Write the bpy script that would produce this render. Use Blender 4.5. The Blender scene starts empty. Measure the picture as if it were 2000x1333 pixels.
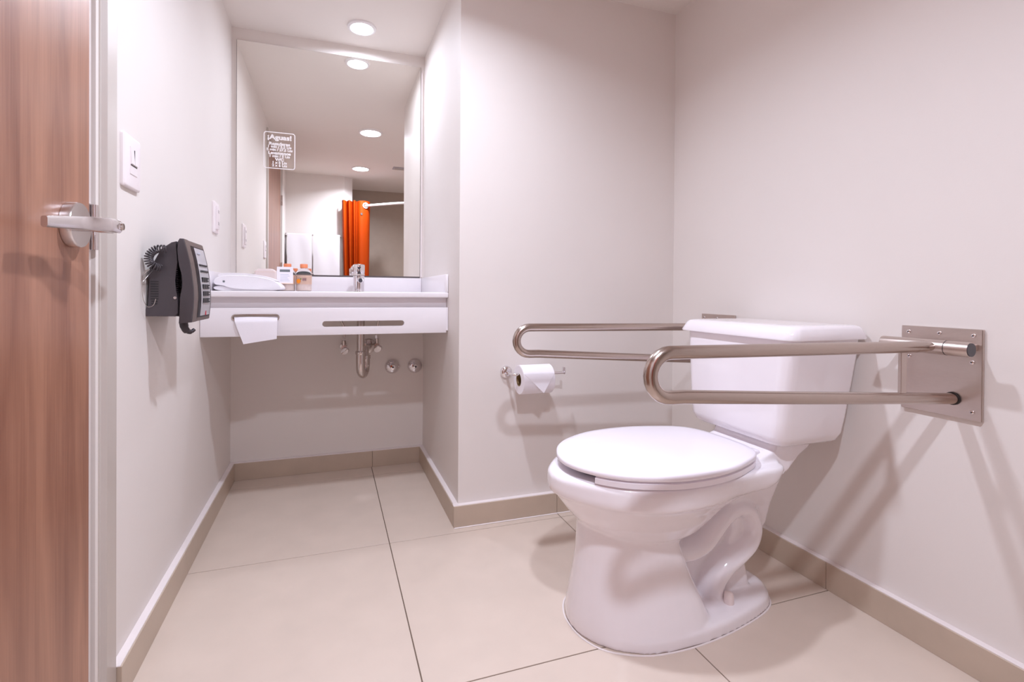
import bpy, bmesh, math, random
from mathutils import Vector, Matrix
random.seed(4)
C = bpy.context.scene
PI = math.pi
# ------------------------------------------------------------------ camera
yaw, pitch, roll = (math.radians(a) for a in (18.1745673, -0.38469741, 0.38824184))
fw = Vector((math.sin(yaw)*math.cos(pitch), math.cos(yaw)*math.cos(pitch), math.sin(pitch)))
rt = Vector((math.cos(yaw), -math.sin(yaw), 0)); up = rt.cross(fw)
r2 = rt*math.cos(roll)+up*math.sin(roll); u2 = up*math.cos(roll)-rt*math.sin(roll)
cam = bpy.data.cameras.new('camera'); co = bpy.data.objects.new('camera', cam); C.collection.objects.link(co)
m = Matrix((r2, u2, -fw)).transposed().to_4x4(); m.translation = Vector((0, 0, 0.85)); co.matrix_world = m
cam.sensor_width = 36; cam.lens = 942.671/2000*36; cam.shift_x = 45.567/2000; cam.shift_y = -87.505/2000
cam.clip_start = 0.02
C.camera = co
# ------------------------------------------------------------------ world, exposure
w = bpy.data.worlds.new('world'); C.world = w; w.use_nodes = True
w.node_tree.nodes['Background'].inputs[0].default_value = (0.9, 0.85, 0.9, 1)
w.node_tree.nodes['Background'].inputs[1].default_value = 0.3
vs = C.view_settings; vs.view_transform = 'Standard'; vs.look = 'None'; vs.gamma = 1.0; vs.use_curve_mapping = False
vs.exposure = 0.2
LIGHT_STRENGTH = 24.0
C.cycles.max_bounces = 14; C.cycles.diffuse_bounces = 8; C.cycles.glossy_bounces = 6
BEAM = 1.0
LIGHT_COLOR = (0.89, 0.955, 1.125, 1)

# ------------------------------------------------------------------ dimensions
XL, XN, XR = -0.424, 0.447, 1.385
YB, YM = 2.418, 1.705
YT, YS = -0.35, -0.97
ZC = 2.034
BB = 0.0785
TB = 0.021

# ------------------------------------------------------------------ materials
def nodes(name):
    mt = bpy.data.materials.new(name); mt.use_nodes = True
    nt = mt.node_tree; return mt, nt, nt.nodes['Principled BSDF']
def mat(name, col, rough=0.5, metal=0.0, noise=0.0, nscale=20.0, bump=0.0, bscale=200.0, trans=0.0, ior=None, coat=0.0, stretch=None, alpha=1.0, spec=None):
    mt, nt, b = nodes(name)
    b.inputs['Base Color'].default_value = (*col, 1); b.inputs['Roughness'].default_value = rough; b.inputs['Metallic'].default_value = metal
    if trans: b.inputs['Transmission Weight'].default_value = trans
    if ior: b.inputs['IOR'].default_value = ior
    if coat: b.inputs['Coat Weight'].default_value = coat; b.inputs['Coat Roughness'].default_value = 0.05
    if spec is not None: b.inputs['Specular IOR Level'].default_value = spec
    tc = nt.nodes.new('ShaderNodeTexCoord'); mp = nt.nodes.new('ShaderNodeMapping'); nt.links.new(tc.outputs['Object'], mp.inputs[0])
    if stretch: mp.inputs['Scale'].default_value = stretch
    if noise:
        n = nt.nodes.new('ShaderNodeTexNoise'); n.inputs['Scale'].default_value = nscale; n.inputs['Detail'].default_value = 5
        nt.links.new(mp.outputs[0], n.inputs['Vector'])
        r = nt.nodes.new('ShaderNodeValToRGB'); r.color_ramp.elements[0].position = 0.3; r.color_ramp.elements[1].position = 0.7
        r.color_ramp.elements[0].color = (*[c*(1-noise) for c in col], 1); r.color_ramp.elements[1].color = (*[min(1, c*(1+noise)) for c in col], 1)
        nt.links.new(n.outputs['Fac'], r.inputs[0]); nt.links.new(r.outputs[0], b.inputs['Base Color'])
    if bump:
        n = nt.nodes.new('ShaderNodeTexNoise'); n.inputs['Scale'].default_value = bscale; n.inputs['Detail'].default_value = 4
        nt.links.new(mp.outputs[0], n.inputs['Vector'])
        bp = nt.nodes.new('ShaderNodeBump'); bp.inputs['Strength'].default_value = bump; bp.inputs['Distance'].default_value = 0.002
        nt.links.new(n.outputs['Fac'], bp.inputs['Height']); nt.links.new(bp.outputs[0], b.inputs['Normal'])
    return mt
def emis(name, col, s):
    mt, nt, b = nodes(name); b.inputs['Base Color'].default_value = (0.9, 0.9, 0.9, 1)
    b.inputs['Emission Color'].default_value = col; b.inputs['Emission Strength'].default_value = s; return mt
M = {}
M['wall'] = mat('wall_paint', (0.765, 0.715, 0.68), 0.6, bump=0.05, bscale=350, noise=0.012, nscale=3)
M['ceil'] = mat('ceiling_paint', (0.77, 0.715, 0.67), 0.8, noise=0.01, nscale=3)
M['tile'] = mat('floor_tile', (0.64, 0.535, 0.455), 0.33, noise=0.03, nscale=9, bump=0.03, bscale=120)
M['tile_fine'] = M['tile']
M['skirt'] = mat('skirting_tile', (0.51, 0.41, 0.325), 0.35, noise=0.05, nscale=9)
M['grout'] = mat('grout', (0.17, 0.12, 0.09), 0.9, noise=0.05)
M['caulk'] = mat('caulk', (0.80, 0.73, 0.72), 0.5, noise=0.02)
M['white_solid'] = mat('vanity_white', (0.82, 0.785, 0.81), 0.3, noise=0.01, nscale=4)
M['ceramic'] = mat('ceramic', (0.87, 0.83, 0.86), 0.12, coat=0.5, noise=0.005)
M['seat'] = mat('seat_plastic', (0.88, 0.84, 0.90), 0.22, noise=0.005)
M['steel'] = mat('brushed_steel', (0.49, 0.41, 0.365), 0.23, 1.0, noise=0.03, nscale=60, stretch=(1, 12, 12))
M['steel_plate'] = mat('brushed_plate', (0.60, 0.515, 0.475), 0.36, 1.0, noise=0.02, nscale=60, stretch=(10, 1, 10))
M['chrome'] = mat('chrome', (0.80, 0.77, 0.78), 0.07, 1.0)
M['chrome_dull'] = mat('chrome_dull', (0.62, 0.56, 0.53), 0.14, 1.0)
M['satin'] = mat('satin_metal', (0.72, 0.68, 0.68), 0.22, 1.0, noise=0.03, nscale=40)
M['dark_rubber'] = mat('dark_rubber', (0.015, 0.013, 0.013), 0.5)
M['dark_glass'] = mat('dark_cap', (0.05, 0.045, 0.055), 0.3)
M['mirror'] = mat('mirror_silver', (0.95, 0.94, 0.91), 0.0, 1.0)
M['mirror_edge'] = mat('mirror_edge', (0.12, 0.10, 0.10), 0.4)
M['plastic_white'] = mat('switch_plastic', (0.85, 0.79, 0.80), 0.3)
M['phone_dark'] = mat('phone_plastic', (0.062, 0.051, 0.058), 0.45, bump=0.1, bscale=900)
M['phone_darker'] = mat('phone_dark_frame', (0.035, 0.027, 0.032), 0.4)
M['phone_taupe'] = mat('phone_taupe', (0.33, 0.255, 0.23), 0.45)
M['phone_plate'] = mat('phone_plate', (0.94, 0.90, 0.93), 0.4)
M['black'] = mat('black', (0.02, 0.018, 0.02), 0.5)
M['red'] = mat('red', (0.5, 0.03, 0.05), 0.5)
M['paper'] = mat('paper', (0.86, 0.83, 0.88), 0.8, bump=0.08, bscale=300)
M['cardboard'] = mat('cardboard', (0.22, 0.14, 0.06), 0.8)
M['terry'] = mat('terry', (0.80, 0.77, 0.80), 0.9, bump=0.8, bscale=900)
M['terry_bright'] = mat('terry_bright', (0.89, 0.86, 0.89), 0.9, bump=0.8, bscale=900)
M['frame'] = mat('door_frame_paint', (0.56, 0.51, 0.47), 0.3, noise=0.01)
M['seal'] = mat('door_seal', (0.66, 0.60, 0.58), 0.4)
M['orange_cap'] = mat('orange_cap', (0.85, 0.28, 0.13), 0.4)
M['clear'] = mat('clear_plastic', (0.98, 0.93, 0.90), 0.03, trans=0.97, ior=1.12)
M['liquid'] = mat('pale_lotion', (0.93, 0.82, 0.78), 0.2)
M['label_pale'] = mat('bottle_label', (0.92, 0.72, 0.60), 0.4)
M['orange'] = mat('orange_print', (0.95, 0.30, 0.02), 0.5)
M['green'] = mat('green_print', (0.15, 0.25, 0.05), 0.5)
M['greybox'] = mat('grey_print', (0.16, 0.18, 0.19), 0.5)
M['bluegrey'] = mat('blue_grey_print', (0.60, 0.62, 0.72), 0.5)
M['print_dark'] = mat('dark_print', (0.22, 0.10, 0.14), 0.5)
M['soap'] = mat('soap_box', (0.82, 0.71, 0.69), 0.5)
M['sticker'] = mat('sticker_white', (0.93, 0.90, 0.90), 0.6)
M['rod'] = mat('rod_white', (0.86, 0.84, 0.85), 0.3)
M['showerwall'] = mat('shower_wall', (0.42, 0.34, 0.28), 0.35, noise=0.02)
M['light'] = emis('lamp_lens', LIGHT_COLOR, LIGHT_STRENGTH)
M['trim'] = mat('lamp_trim', (0.8, 0.77, 0.77), 0.4)
M['vent'] = mat('vent_grey', (0.45, 0.43, 0.47), 0.5)
def wood():
    mt, nt, b = nodes('door_wood'); L = nt.links
    tc = nt.nodes.new('ShaderNodeTexCoord'); mp = nt.nodes.new('ShaderNodeMapping'); mp.inputs['Scale'].default_value = (9, 9, 0.8)
    L.new(tc.outputs['Object'], mp.inputs[0])
    n = nt.nodes.new('ShaderNodeTexNoise'); n.inputs['Scale'].default_value = 2.2; n.inputs['Detail'].default_value = 8; n.inputs['Distortion'].default_value = 0.7
    L.new(mp.outputs[0], n.inputs['Vector'])
    mp2 = nt.nodes.new('ShaderNodeMapping'); mp2.inputs['Scale'].default_value = (120, 120, 2.0); L.new(tc.outputs['Object'], mp2.inputs[0])
    n2 = nt.nodes.new('ShaderNodeTexNoise'); n2.inputs['Scale'].default_value = 2; n2.inputs['Detail'].default_value = 4; L.new(mp2.outputs[0], n2.inputs['Vector'])
    mx = nt.nodes.new('ShaderNodeMath'); mx.operation = 'MULTIPLY_ADD'; mx.inputs[1].default_value = 0.35
    L.new(n2.outputs['Fac'], mx.inputs[0]); L.new(n.outputs['Fac'], mx.inputs[2])
    r = nt.nodes.new('ShaderNodeValToRGB'); e = r.color_ramp.elements
    e[0].position = 0.40; e[0].color = (0.20, 0.078, 0.048, 1); e[1].position = 0.96; e[1].color = (0.43, 0.21, 0.13, 1)
    L.new(mx.outputs[0], r.inputs[0]); L.new(r.outputs[0], b.inputs['Base Color'])
    b.inputs['Roughness'].default_value = 0.33
    bp = nt.nodes.new('ShaderNodeBump'); bp.inputs['Strength'].default_value = 0.08; bp.inputs['Distance'].default_value = 0.001
    L.new(n2.outputs['Fac'], bp.inputs['Height']); L.new(bp.outputs[0], b.inputs['Normal'])
    return mt
M['wood'] = wood()
def curtain_mat():
    mt, nt, b = nodes('curtain_orange')
    b.inputs['Base Color'].default_value = (0.42, 0.046, 0.001, 1); b.inputs['Roughness'].default_value = 0.55
    b.inputs['Specular IOR Level'].default_value = 0.15
    tc = nt.nodes.new('ShaderNodeTexCoord'); n = nt.nodes.new('ShaderNodeTexNoise'); n.inputs['Scale'].default_value = 500
    nt.links.new(tc.outputs['Object'], n.inputs['Vector']); bp = nt.nodes.new('ShaderNodeBump'); bp.inputs['Strength'].default_value = 0.15
    bp.inputs['Distance'].default_value = 0.001
    nt.links.new(n.outputs['Fac'], bp.inputs['Height']); nt.links.new(bp.outputs[0], b.inputs['Normal'])
    return mt
M['curtain'] = curtain_mat()

# ------------------------------------------------------------------ object helpers
def obj(name, bm, material, parent=None, smooth=True, angle=35):
    me = bpy.data.meshes.new(name); bmesh.ops.recalc_face_normals(bm, faces=bm.faces[:]); bm.to_mesh(me); bm.free()
    me.materials.append(material if not isinstance(material, str) else M[material])
    if smooth:
        for p in me.polygons: p.use_smooth = True
        me.set_sharp_from_angle(angle=math.radians(angle))
    o = bpy.data.objects.new(name, me); C.collection.objects.link(o)
    if parent is not None:
        o.parent = parent
        if parent.parent is None: o.location = -Vector(parent.location)
    return o
def thing(name, label, cat, loc=(0, 0, 0), group=None, kind=None):
    o = bpy.data.objects.new(name, None); C.collection.objects.link(o); o.location = loc; o.empty_display_size = 0.05
    return tag(o, label, cat, group, kind)
def tag(o, label=None, cat=None, group=None, kind=None):
    if label: o['label'] = label
    if cat: o['category'] = cat
    if group: o['group'] = group
    if kind: o['kind'] = kind
    return o
def struct(name, bm, m_, parent=None, smooth=False, label=None, cat=None):
    o = obj(name, bm, m_, parent, smooth)
    if parent is None:
        o['kind'] = 'structure'
        if label: o['label'] = label
        if cat: o['category'] = cat
    return o
# ------------------------------------------------------------------ mesh helpers
def box(x0, x1, y0, y1, z0, z1, bev=0.0, seg=2, bm=None):
    nb = bmesh.new()
    vs_ = [nb.verts.new((x, y, z)) for x in (x0, x1) for y in (y0, y1) for z in (z0, z1)]
    for f in ((0, 1, 3, 2), (4, 6, 7, 5), (0, 4, 5, 1), (2, 3, 7, 6), (0, 2, 6, 4), (1, 5, 7, 3)): nb.faces.new([vs_[i] for i in f])
    if bev: bmesh.ops.bevel(nb, geom=nb.edges[:]+nb.verts[:], offset=bev, segments=seg, profile=0.5, affect='EDGES')
    return join(bm, nb)
def join(bm, nb):
    if bm is None: return nb
    tmp = bpy.data.meshes.new('t'); nb.to_mesh(tmp); nb.free(); bm.from_mesh(tmp); bpy.data.meshes.remove(tmp); return bm
def prism(poly, axis, a, b, bev=0.0, seg=2, bm=None):
    """poly: 2D points; axis 0: (y,z) extruded along x; 1: (x,z) along y; 2: (x,y) along z"""
    nb = bmesh.new()
    def P(p, t): return {0: (t, p[0], p[1]), 1: (p[0], t, p[1]), 2: (p[0], p[1], t)}[axis]
    A = [nb.verts.new(P(p, a)) for p in poly]; B = [nb.verts.new(P(p, b)) for p in poly]; n = len(poly)
    nb.faces.new(A); nb.faces.new(B[::-1])
    for i in range(n): nb.faces.new((A[i], B[i], B[(i+1) % n], A[(i+1) % n]))
    if bev:
        es = [e for e in nb.edges if (e.verts[0] in A) == (e.verts[1] in A)]
        bmesh.ops.bevel(nb, geom=es, offset=bev, segments=seg, profile=0.5, affect='EDGES')
    return join(bm, nb)
def loft(rings, bm=None, cap=True, closed=False):
    nb = bmesh.new(); V = [[nb.verts.new(p) for p in r] for r in rings]; n = len(rings[0])
    for a, b in zip(V[:-1], V[1:]):
        for i in range(n): nb.faces.new((a[i], a[(i+1) % n], b[(i+1) % n], b[i]))
    if closed:
        a, b = V[-1], V[0]
        for i in range(n): nb.faces.new((a[i], a[(i+1) % n], b[(i+1) % n], b[i]))
    elif cap:
        nb.faces.new(V[0][::-1]); nb.faces.new(V[-1])
    return join(bm, nb)
def spline(pts, k=8):
    P = [Vector(p) for p in pts]; P = [2*P[0]-P[1]]+P+[2*P[-1]-P[-2]]; out = []
    for i in range(1, len(P)-2):
        a, b, c, d = P[i-1:i+3]
        for j in range(k):
            t = j/k; out.append(0.5*((2*b)+(c-a)*t+(2*a-5*b+4*c-d)*t*t+(3*b-a-3*c+d)*t**3))
    out.append(P[-2]); return out
def tube(pts, r, seg=16, bm=None, ry=None, ref=None):
    P = [Vector(p) for p in pts]; rings = []; n = len(P)
    rs = r if isinstance(r, (list, tuple)) else [r]*n
    N = None
    for i in range(n):
        T = (P[min(i+1, n-1)]-P[max(i-1, 0)]).normalized()
        if ref is not None: N = T.cross(Vector(ref)).normalized()
        elif N is None:
            a = Vector((0, 0, 1)) if abs(T.z) < 0.9 else Vector((1, 0, 0)); N = T.cross(a).normalized()
        else: N = (N-T*N.dot(T)).normalized()
        B = T.cross(N).normalized(); q = rs[i]; qy = ry if ry else q
        rings.append([P[i]+N*q*math.cos(2*PI*k/seg)+B*qy*math.sin(2*PI*k/seg) for k in range(seg)])
    return loft(rings, bm)
def lathe(prof, origin, axis, seg=32, bm=None):
    """prof: (radius, distance along axis)"""
    A = Vector(axis).normalized(); a = Vector((0, 0, 1)) if abs(A.z) < 0.9 else Vector((1, 0, 0)); N = A.cross(a).normalized(); B = A.cross(N); O = Vector(origin)
    return loft([[O+A*d+(N*math.cos(2*PI*k/seg)+B*math.sin(2*PI*k/seg))*max(r, 1e-5) for k in range(seg)] for r, d in prof], bm)
def rrect(x0, x1, y0, y1, z, r, k=6, rb=None):
    rb = r if rb is None else rb; out = []
    for cx, cy, a0, q in ((x1-rb, y1-rb, 0, rb), (x0+r, y1-r, 90, r), (x0+r, y0+r, 180, r), (x1-rb, y0+rb, 270, rb)):
        for j in range(k+1):
            a = math.radians(a0+90*j/k); out.append(Vector((cx+q*math.cos(a), cy+q*math.sin(a), z)))
    return out
def slot_poly(cx, cz, hw, hh, k=10):
    out = []
    for s, a0 in ((1, -90), (-1, 90)):
        for j in range(k+1):
            a = math.radians(a0+180*j/k); out.append((cx+s*(hw-hh)+hh*math.cos(a), cz+hh*math.sin(a)))
    return out
def bake(o):
    dg = bpy.context.evaluated_depsgraph_get(); me = bpy.data.meshes.new_from_object(o.evaluated_get(dg)); o.modifiers.clear(); o.data = me
def boolean(o, bm, op='DIFFERENCE'):
    me = bpy.data.meshes.new('cut'); bmesh.ops.recalc_face_normals(bm, faces=bm.faces[:]); bm.to_mesh(me); bm.free()
    c = bpy.data.objects.new('cut', me); C.collection.objects.link(c); c.matrix_world = Matrix.Identity(4)
    if o.parent is not None: c.location = (0, 0, 0)
    md = o.modifiers.new('b', 'BOOLEAN'); md.object = c; md.operation = op; md.solver = 'EXACT'
    bpy.context.view_layer.update(); bake(o); bpy.data.objects.remove(c)
    for p in o.data.polygons: p.use_smooth = True
    o.data.set_sharp_from_angle(angle=math.radians(35))
def text(body, size, bold, name, material, parent, loc, rot=(PI/2, 0, 0), align='CENTER', ext=0.0002, sx=1.0):
    cu = bpy.data.curves.new(name, 'FONT'); cu.body = body; cu.size = size; cu.align_x = align; cu.align_y = 'CENTER'; cu.offset = bold; cu.extrude = ext; cu.resolution_u = 3
    t = bpy.data.objects.new(name, cu); C.collection.objects.link(t); bpy.context.view_layer.update()
    me = bpy.data.meshes.new_from_object(t.evaluated_get(bpy.context.evaluated_depsgraph_get())); bpy.data.objects.remove(t)
    mt = Matrix.Translation(loc) @ Matrix.Rotation(rot[2], 4, 'Z') @ Matrix.Rotation(rot[0], 4, 'X') @ Matrix.Diagonal((sx, 1, 1, 1)); me.transform(mt)
    me.materials.clear(); me.materials.append(M[material])
    o = bpy.data.objects.new(name, me); C.collection.objects.link(o); o.parent = parent
    if parent is not None and parent.parent is None: o.location = -Vector(parent.location)
    return o

# ================================================================== STRUCTURE
W = 0.12
floor = struct('floor', box(XL-W, XR+W, YS-W, YB+W, -0.10, -0.0025), 'grout', label='beige tiled bathroom floor')
T = 0.6425; JX, JY = 0.1945, 1.0085
protos = {}
for i in range(-2, 3):
    for j in range(-4, 4):
        x0, x1 = JX+i*T, JX+(i+1)*T; y0, y1 = JY+j*T, JY+(j+1)*T
        x0, x1 = max(x0, XL), min(x1, XR); y0, y1 = max(y0, YS), min(y1, YB)
        if x1-x0 < 0.02 or y1-y0 < 0.02: continue
        if y0 >= YM-0.01 and x0 > XN: continue
        g = 0.0015
        t = obj('tile', box(x0+g, x1-g, y0+g, y1-g, -0.02, 0.0, 0.0006, 1), 'tile', floor, smooth=False)
struct('ceiling', box(XL-W, XR+W, YS-W, YB+W, ZC, ZC+0.1), 'ceil', label='plain off-white ceiling')
# left wall, with the door opening
DY0, DY1, DZ = 0.135, 1.105, 1.95
bm = box(XL-W, XL, DY1, YB+W, 0, ZC); box(XL-W, XL, YS-W, DY0, 0, ZC, bm=bm); box(XL-W, XL, DY0, DY1, DZ, ZC, bm=bm)
struct('wall_left', bm, 'wall', label='pale grey wall on the left')
struct('wall_niche', box(XL, XN, YB, YB+W, 0, ZC), 'wall', label='back wall of the vanity niche')
struct('wall_back', box(XN, XR+W, YM, YB+W, 0, ZC), 'wall', label='pale wall behind the toilet paper roll')
struct('wall_right', box(XR, XR+W, YS-W, YM, 0, ZC), 'wall', label='pale wall on the right behind the toilet')
struct('wall_front', prism([(XL, YT), (0.134, YT), (0.215, -0.42), (0.215, YS), (XL, YS)], 2, 0, ZC), 'wall', label='white wall with the towel rack, seen in the mirror')
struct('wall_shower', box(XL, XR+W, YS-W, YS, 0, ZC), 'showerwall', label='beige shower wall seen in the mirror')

# skirting tiles
def skirting(name, axis, fixed, side, spans, label):
    """axis 'y': runs along y against x=fixed, room on +x if side>0"""
    root = bpy.data.objects.new(name, None); C.collection.objects.link(root); root['kind'] = 'structure'; root['label'] = label
    a, b = (fixed+0.0, fixed+side*TB); lo, hi = min(a, b), max(a, b)
    for s0, s1 in spans:
        if axis == 'y': obj('tile', box(lo, hi, s0+0.0006, s1-0.0006, 0.0, BB-0.001, 0.0008, 1), 'skirt', root, smooth=False)
        else: obj('tile', box(s0+0.0006, s1-0.0006, lo, hi, 0.0, BB-0.001, 0.0008, 1), 'skirt', root, smooth=False)
    s0, s1 = spans[0][0], spans[-1][1]; e = fixed+side*(TB-0.003)
    lo, hi = min(fixed, e), max(fixed, e)
    bm = box(lo, hi, s0, s1, BB-0.002, BB+0.0015, 0.001, 1) if axis == 'y' else box(s0, s1, lo, hi, BB-0.002, BB+0.0015, 0.001, 1)
    obj('caulk_bead', bm, 'caulk', root)
    return root
skirting('baseboard_left', 'y', XL, 1, [(1.17, JY+T), (JY+T, JY+2*T), (JY+2*T, YB-TB)], 'beige tile skirting along the left wall')
skirting('baseboard_niche', 'x', YB, -1, [(XL, 0.198), (0.198, XN)], 'beige tile skirting under the vanity')
skirting('baseboard_niche_right', 'y', XN, -1, [(YM, YB-TB)], 'beige tile skirting on the niche side wall')
skirting('baseboard_back', 'x', YM, -1, [(XN-TB, 0.837), (0.837, XR-TB)], 'beige tile skirting along the back wall')
skirting('baseboard_right', 'y', XR, -1, [(YS, JY-3*T), (JY-3*T, JY-2*T), (JY-2*T, JY-T), (JY-T, JY+0.006), (JY+0.006, YM)], 'beige tile skirting along the right wall')
tag(obj('floor_sealant', box(XN-0.02, XR-TB, YM-TB-0.006, YM-TB, 0, 0.003, 0.0015, 1), 'caulk'), 'thin pale sealant line at foot of the back wall', 'sealant', kind='structure')

# ------------------------------------------------------------------ door
door = bpy.data.objects.new('door_1', None); C.collection.objects.link(door); door.location = (XL, 0.6, 0)
tag(door, 'brown wood-grain door with a satin lever handle', None, kind='structure')
obj('door_leaf', box(-0.464, XL-0.001, DY0+0.012, 1.0825, 0.008, DZ-0.012, 0.0015, 1), 'wood', door)
bm = box(-0.52, -0.4285, 1.0865, 1.0985, 0, DZ, 0.001, 1)
obj('door_seal', bm, 'seal', door)
# pressed metal frame: jambs and head
def jamb(y0, y1, s):
    f = [(-0.53, y0), (-0.53, y1), (-0.4225+0.008, y1), (-0.4225+0.008, y0+s*0.022 if s > 0 else y0), (-0.437, y0+s*0.022 if s > 0 else y0), (-0.437, y0)]
    return f
fr = prism([(-0.54, 1.0985), (-0.54, 1.13), (XL-0.001, 1.13), (XL-0.001, 1.1685), (-0.4125, 1.1685), (-0.4125, 1.125), (-0.4215, 1.1215), (-0.4215, 1.1165), (-0.436, 1.1145), (-0.436, 1.0985)], 2, 0.0, DZ+0.035, 0.0012, 2)
obj('door_frame', fr, 'frame', door)
fr2 = prism([(-0.54, DY0+0.007), (-0.54, DY0-0.02), (XL-0.001, DY0-0.02), (XL-0.001, DY0-0.05), (-0.4125, DY0-0.05), (-0.4125, DY0-0.015), (-0.436, DY0-0.005), (-0.436, DY0+0.007)], 2, 0.0, DZ+0.035, 0.001, 2)
obj('door_frame', fr2, 'frame', door)
bm = box(-0.54, -0.436, DY0, 1.13, DZ-0.01, DZ+0.012); box(XL-0.001, -0.4125, DY0, 1.13, DZ+0.002, DZ+0.035, 0.001, 1, bm=bm)
obj('door_frame', bm, 'frame', door)
st = tag(obj('strike_plate', box(-0.4285, -0.4265, 1.084, 1.099, 0.925, 1.012), 'satin', door), 'satin metal strike plate on the door frame')
bm = None
for z0, z1 in ((0.926, 0.9655), (0.967, 1.0105)): bm = lathe([(0, z0), (0.0055, z0), (0.0055, z1), (0, z1)], (-0.4215, 1.0945, 0), (0, 0, 1), 14, bm)
obj('barrel', bm, 'satin', st)
for z in (0.25, 1.02, 1.62):
    h = obj('hinge', lathe([(0, z), (0.007, z), (0.007, z+0.09), (0, z+0.09)], (-0.414, DY0+0.008, 0), (0, 0, 1), 12), 'chrome_dull', door)
hz = 0.9625
hd = obj('rose', lathe([(0, 0), (0.039, 0), (0.039, 0.013), (0.0377, 0.0155), (0, 0.0157)], (XL-0.0005, 1.013, hz), (1, 0, 0), 48), 'satin', door)
hd['label'] = 'round satin metal rose of the door handle'
# lever: neck stands out from the rose, bends and runs back towards the camera side
P = [(-0.409, 0.999, hz), (-0.392, 0.999, hz), (-0.380, 0.999, hz)]
bm = lathe([(0, 0), (0.011, 0), (0.010, 0.02), (0.0125, 0.033), (0.0125, 0.049), (0.009, 0.051), (0.009, 0.058), (0.0095, 0.0610), (0.007, 0.063), (0, 0.063)], (-0.413, 1.012, hz), (1, 0, 0), 28)
lev = obj('lever_handle', bm, 'satin', door)
rings = []
for x, y, hh, tt, zz in ((-0.355, 1.016, 0.010, 0.004, hz), (-0.357, 1.010, 0.0118, 0.0065, hz), (-0.362, 0.978, 0.0118, 0.0065, hz-0.001), (-0.374, 0.955, 0.0112, 0.006, hz-0.003), (-0.381, 0.93, 0.0105, 0.0055, hz-0.006), (-0.385, 0.89, 0.0095, 0.005, hz-0.010), (-0.387, 0.856, 0.0085, 0.005, hz-0.014), (-0.387, 0.850, 0.0075, 0.004, hz-0.0145)):
    rings.append([Vector((x+a*tt, y, zz+b*hh)) for a, b in ((1, .7), (.7, 1), (-.7, 1), (-1, .7), (-1, -.7), (-.7, -1), (.7, -1), (1, -.7))])
obj('lever_arm', loft(rings), 'satin', lev, angle=50)
obj('turn_button', lathe([(0, 0), (0.0065, 0), (0.006, 0.003), (0, 0.0032)], (-0.3502, 1.012, hz), (1, 0, 0), 20), 'chrome_dull', lev)

# ================================================================== DOWNLIGHTS
def downlight(x, y, lr, watts, cone, label, cat='ceiling light'):
    t = thing('downlight', label, cat, (x, y, ZC), 'recessed ceiling downlights')
    obj('lens', lathe([(0, 0), (lr, 0), (lr, 0.004), (0, 0.004)], (x, y, ZC-0.006), (0, 0, 1), 40), 'light', t)
    rings = [(lr+0.001, -0.009), (lr+0.005, -0.010), (lr+0.014, -0.006), (lr+0.016, 0.0), (lr+0.001, 0.0)]
    bm = bmesh.new(); V = [[bm.verts.new((x+r*math.cos(2*PI*k/40), y+r*math.sin(2*PI*k/40), ZC+d)) for k in range(40)] for r, d in rings]
    for a, b in zip(V, V[1:]+V[:1]):
        for i in range(40): bm.faces.new((a[i], a[(i+1) % 40], b[(i+1) % 40], b[i]))
    obj('trim_ring', bm, 'trim', t)
    ld = bpy.data.lights.new('lamp_beam', 'AREA'); ld.shape = 'DISK'; ld.size = 0.08; ld.energy = watts*BEAM; ld.color = LIGHT_COLOR[:3]; ld.spread = math.radians(cone)
    lo = bpy.data.objects.new('lamp_beam', ld); C.collection.objects.link(lo); lo.parent = t; lo.location = (0, 0, -0.0075)
downlight(0.129, 2.235, 0.048, 2.9, 170, 'bright round recessed downlight in the ceiling above the vanity mirror')
downlight(0.28, 1.142, 0.072, 9.6, 150, 'larger, upper downlight seen reflected in the mirror')
downlight(0.272, 0.045, 0.072, 13.5, 150, 'smaller, lower downlight seen reflected in the mirror')

# ================================================================== MIRROR + STICKER
mi = thing('wall_mirror', 'large frameless rectangular mirror on the wall above the vanity counter', 'mirror', (0.01, YB, 0.93))
MY = 2.412
obj('mirror_glass', box(-0.401, 0.426, MY, MY+0.003, 0.9295, 1.978), 'mirror', mi, smooth=False)
obj('mirror_backing', box(-0.4025, 0.4275, MY+0.003, YB, 0.926, 1.9795), 'mirror_edge', mi, smooth=False)
obj('mirror_channel', box(-0.401, 0.4265, MY-0.0015, MY+0.003, 0.9225, 0.9290), 'mirror_edge', mi, smooth=False)
obj('silicone_edge', box(0.4285, 0.4385, MY+0.002, YB, 0.926, 1.955, 0.001, 1), 'caulk', mi)
sx0, sx1, sz0, sz1 = -0.291, -0.157, 1.4135, 1.5815; scx = (sx0+sx1)/2
stk = thing('mirror_sticker', 'white lettered water-use sticker with rounded border on the mirror', 'sticker', (scx, MY, sz0))
def ring_outline(x0, x1, z0, z1, r, d, y):
    bm = bmesh.new(); A = rrect(x0, x1, z0, z1, 0, r); B = rrect(x0+d, x1-d, z0+d, z1-d, 0, r-d); n = len(A)
    L = [[bm.verts.new((p.x, yy, p.y)) for p in Q] for Q, yy in ((A, y), (B, y), (B, y+0.0004), (A, y+0.0004))]
    for a, b in zip(L, L[1:]+L[:1]):
        for i in range(n): bm.faces.new((a[i], a[(i+1) % n], b[(i+1) % n], b[i]))
    return bm
obj('border', ring_outline(sx0, sx1, sz0, sz1, 0.012, 0.0038, MY-0.0008), 'sticker', stk, smooth=False)
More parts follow.
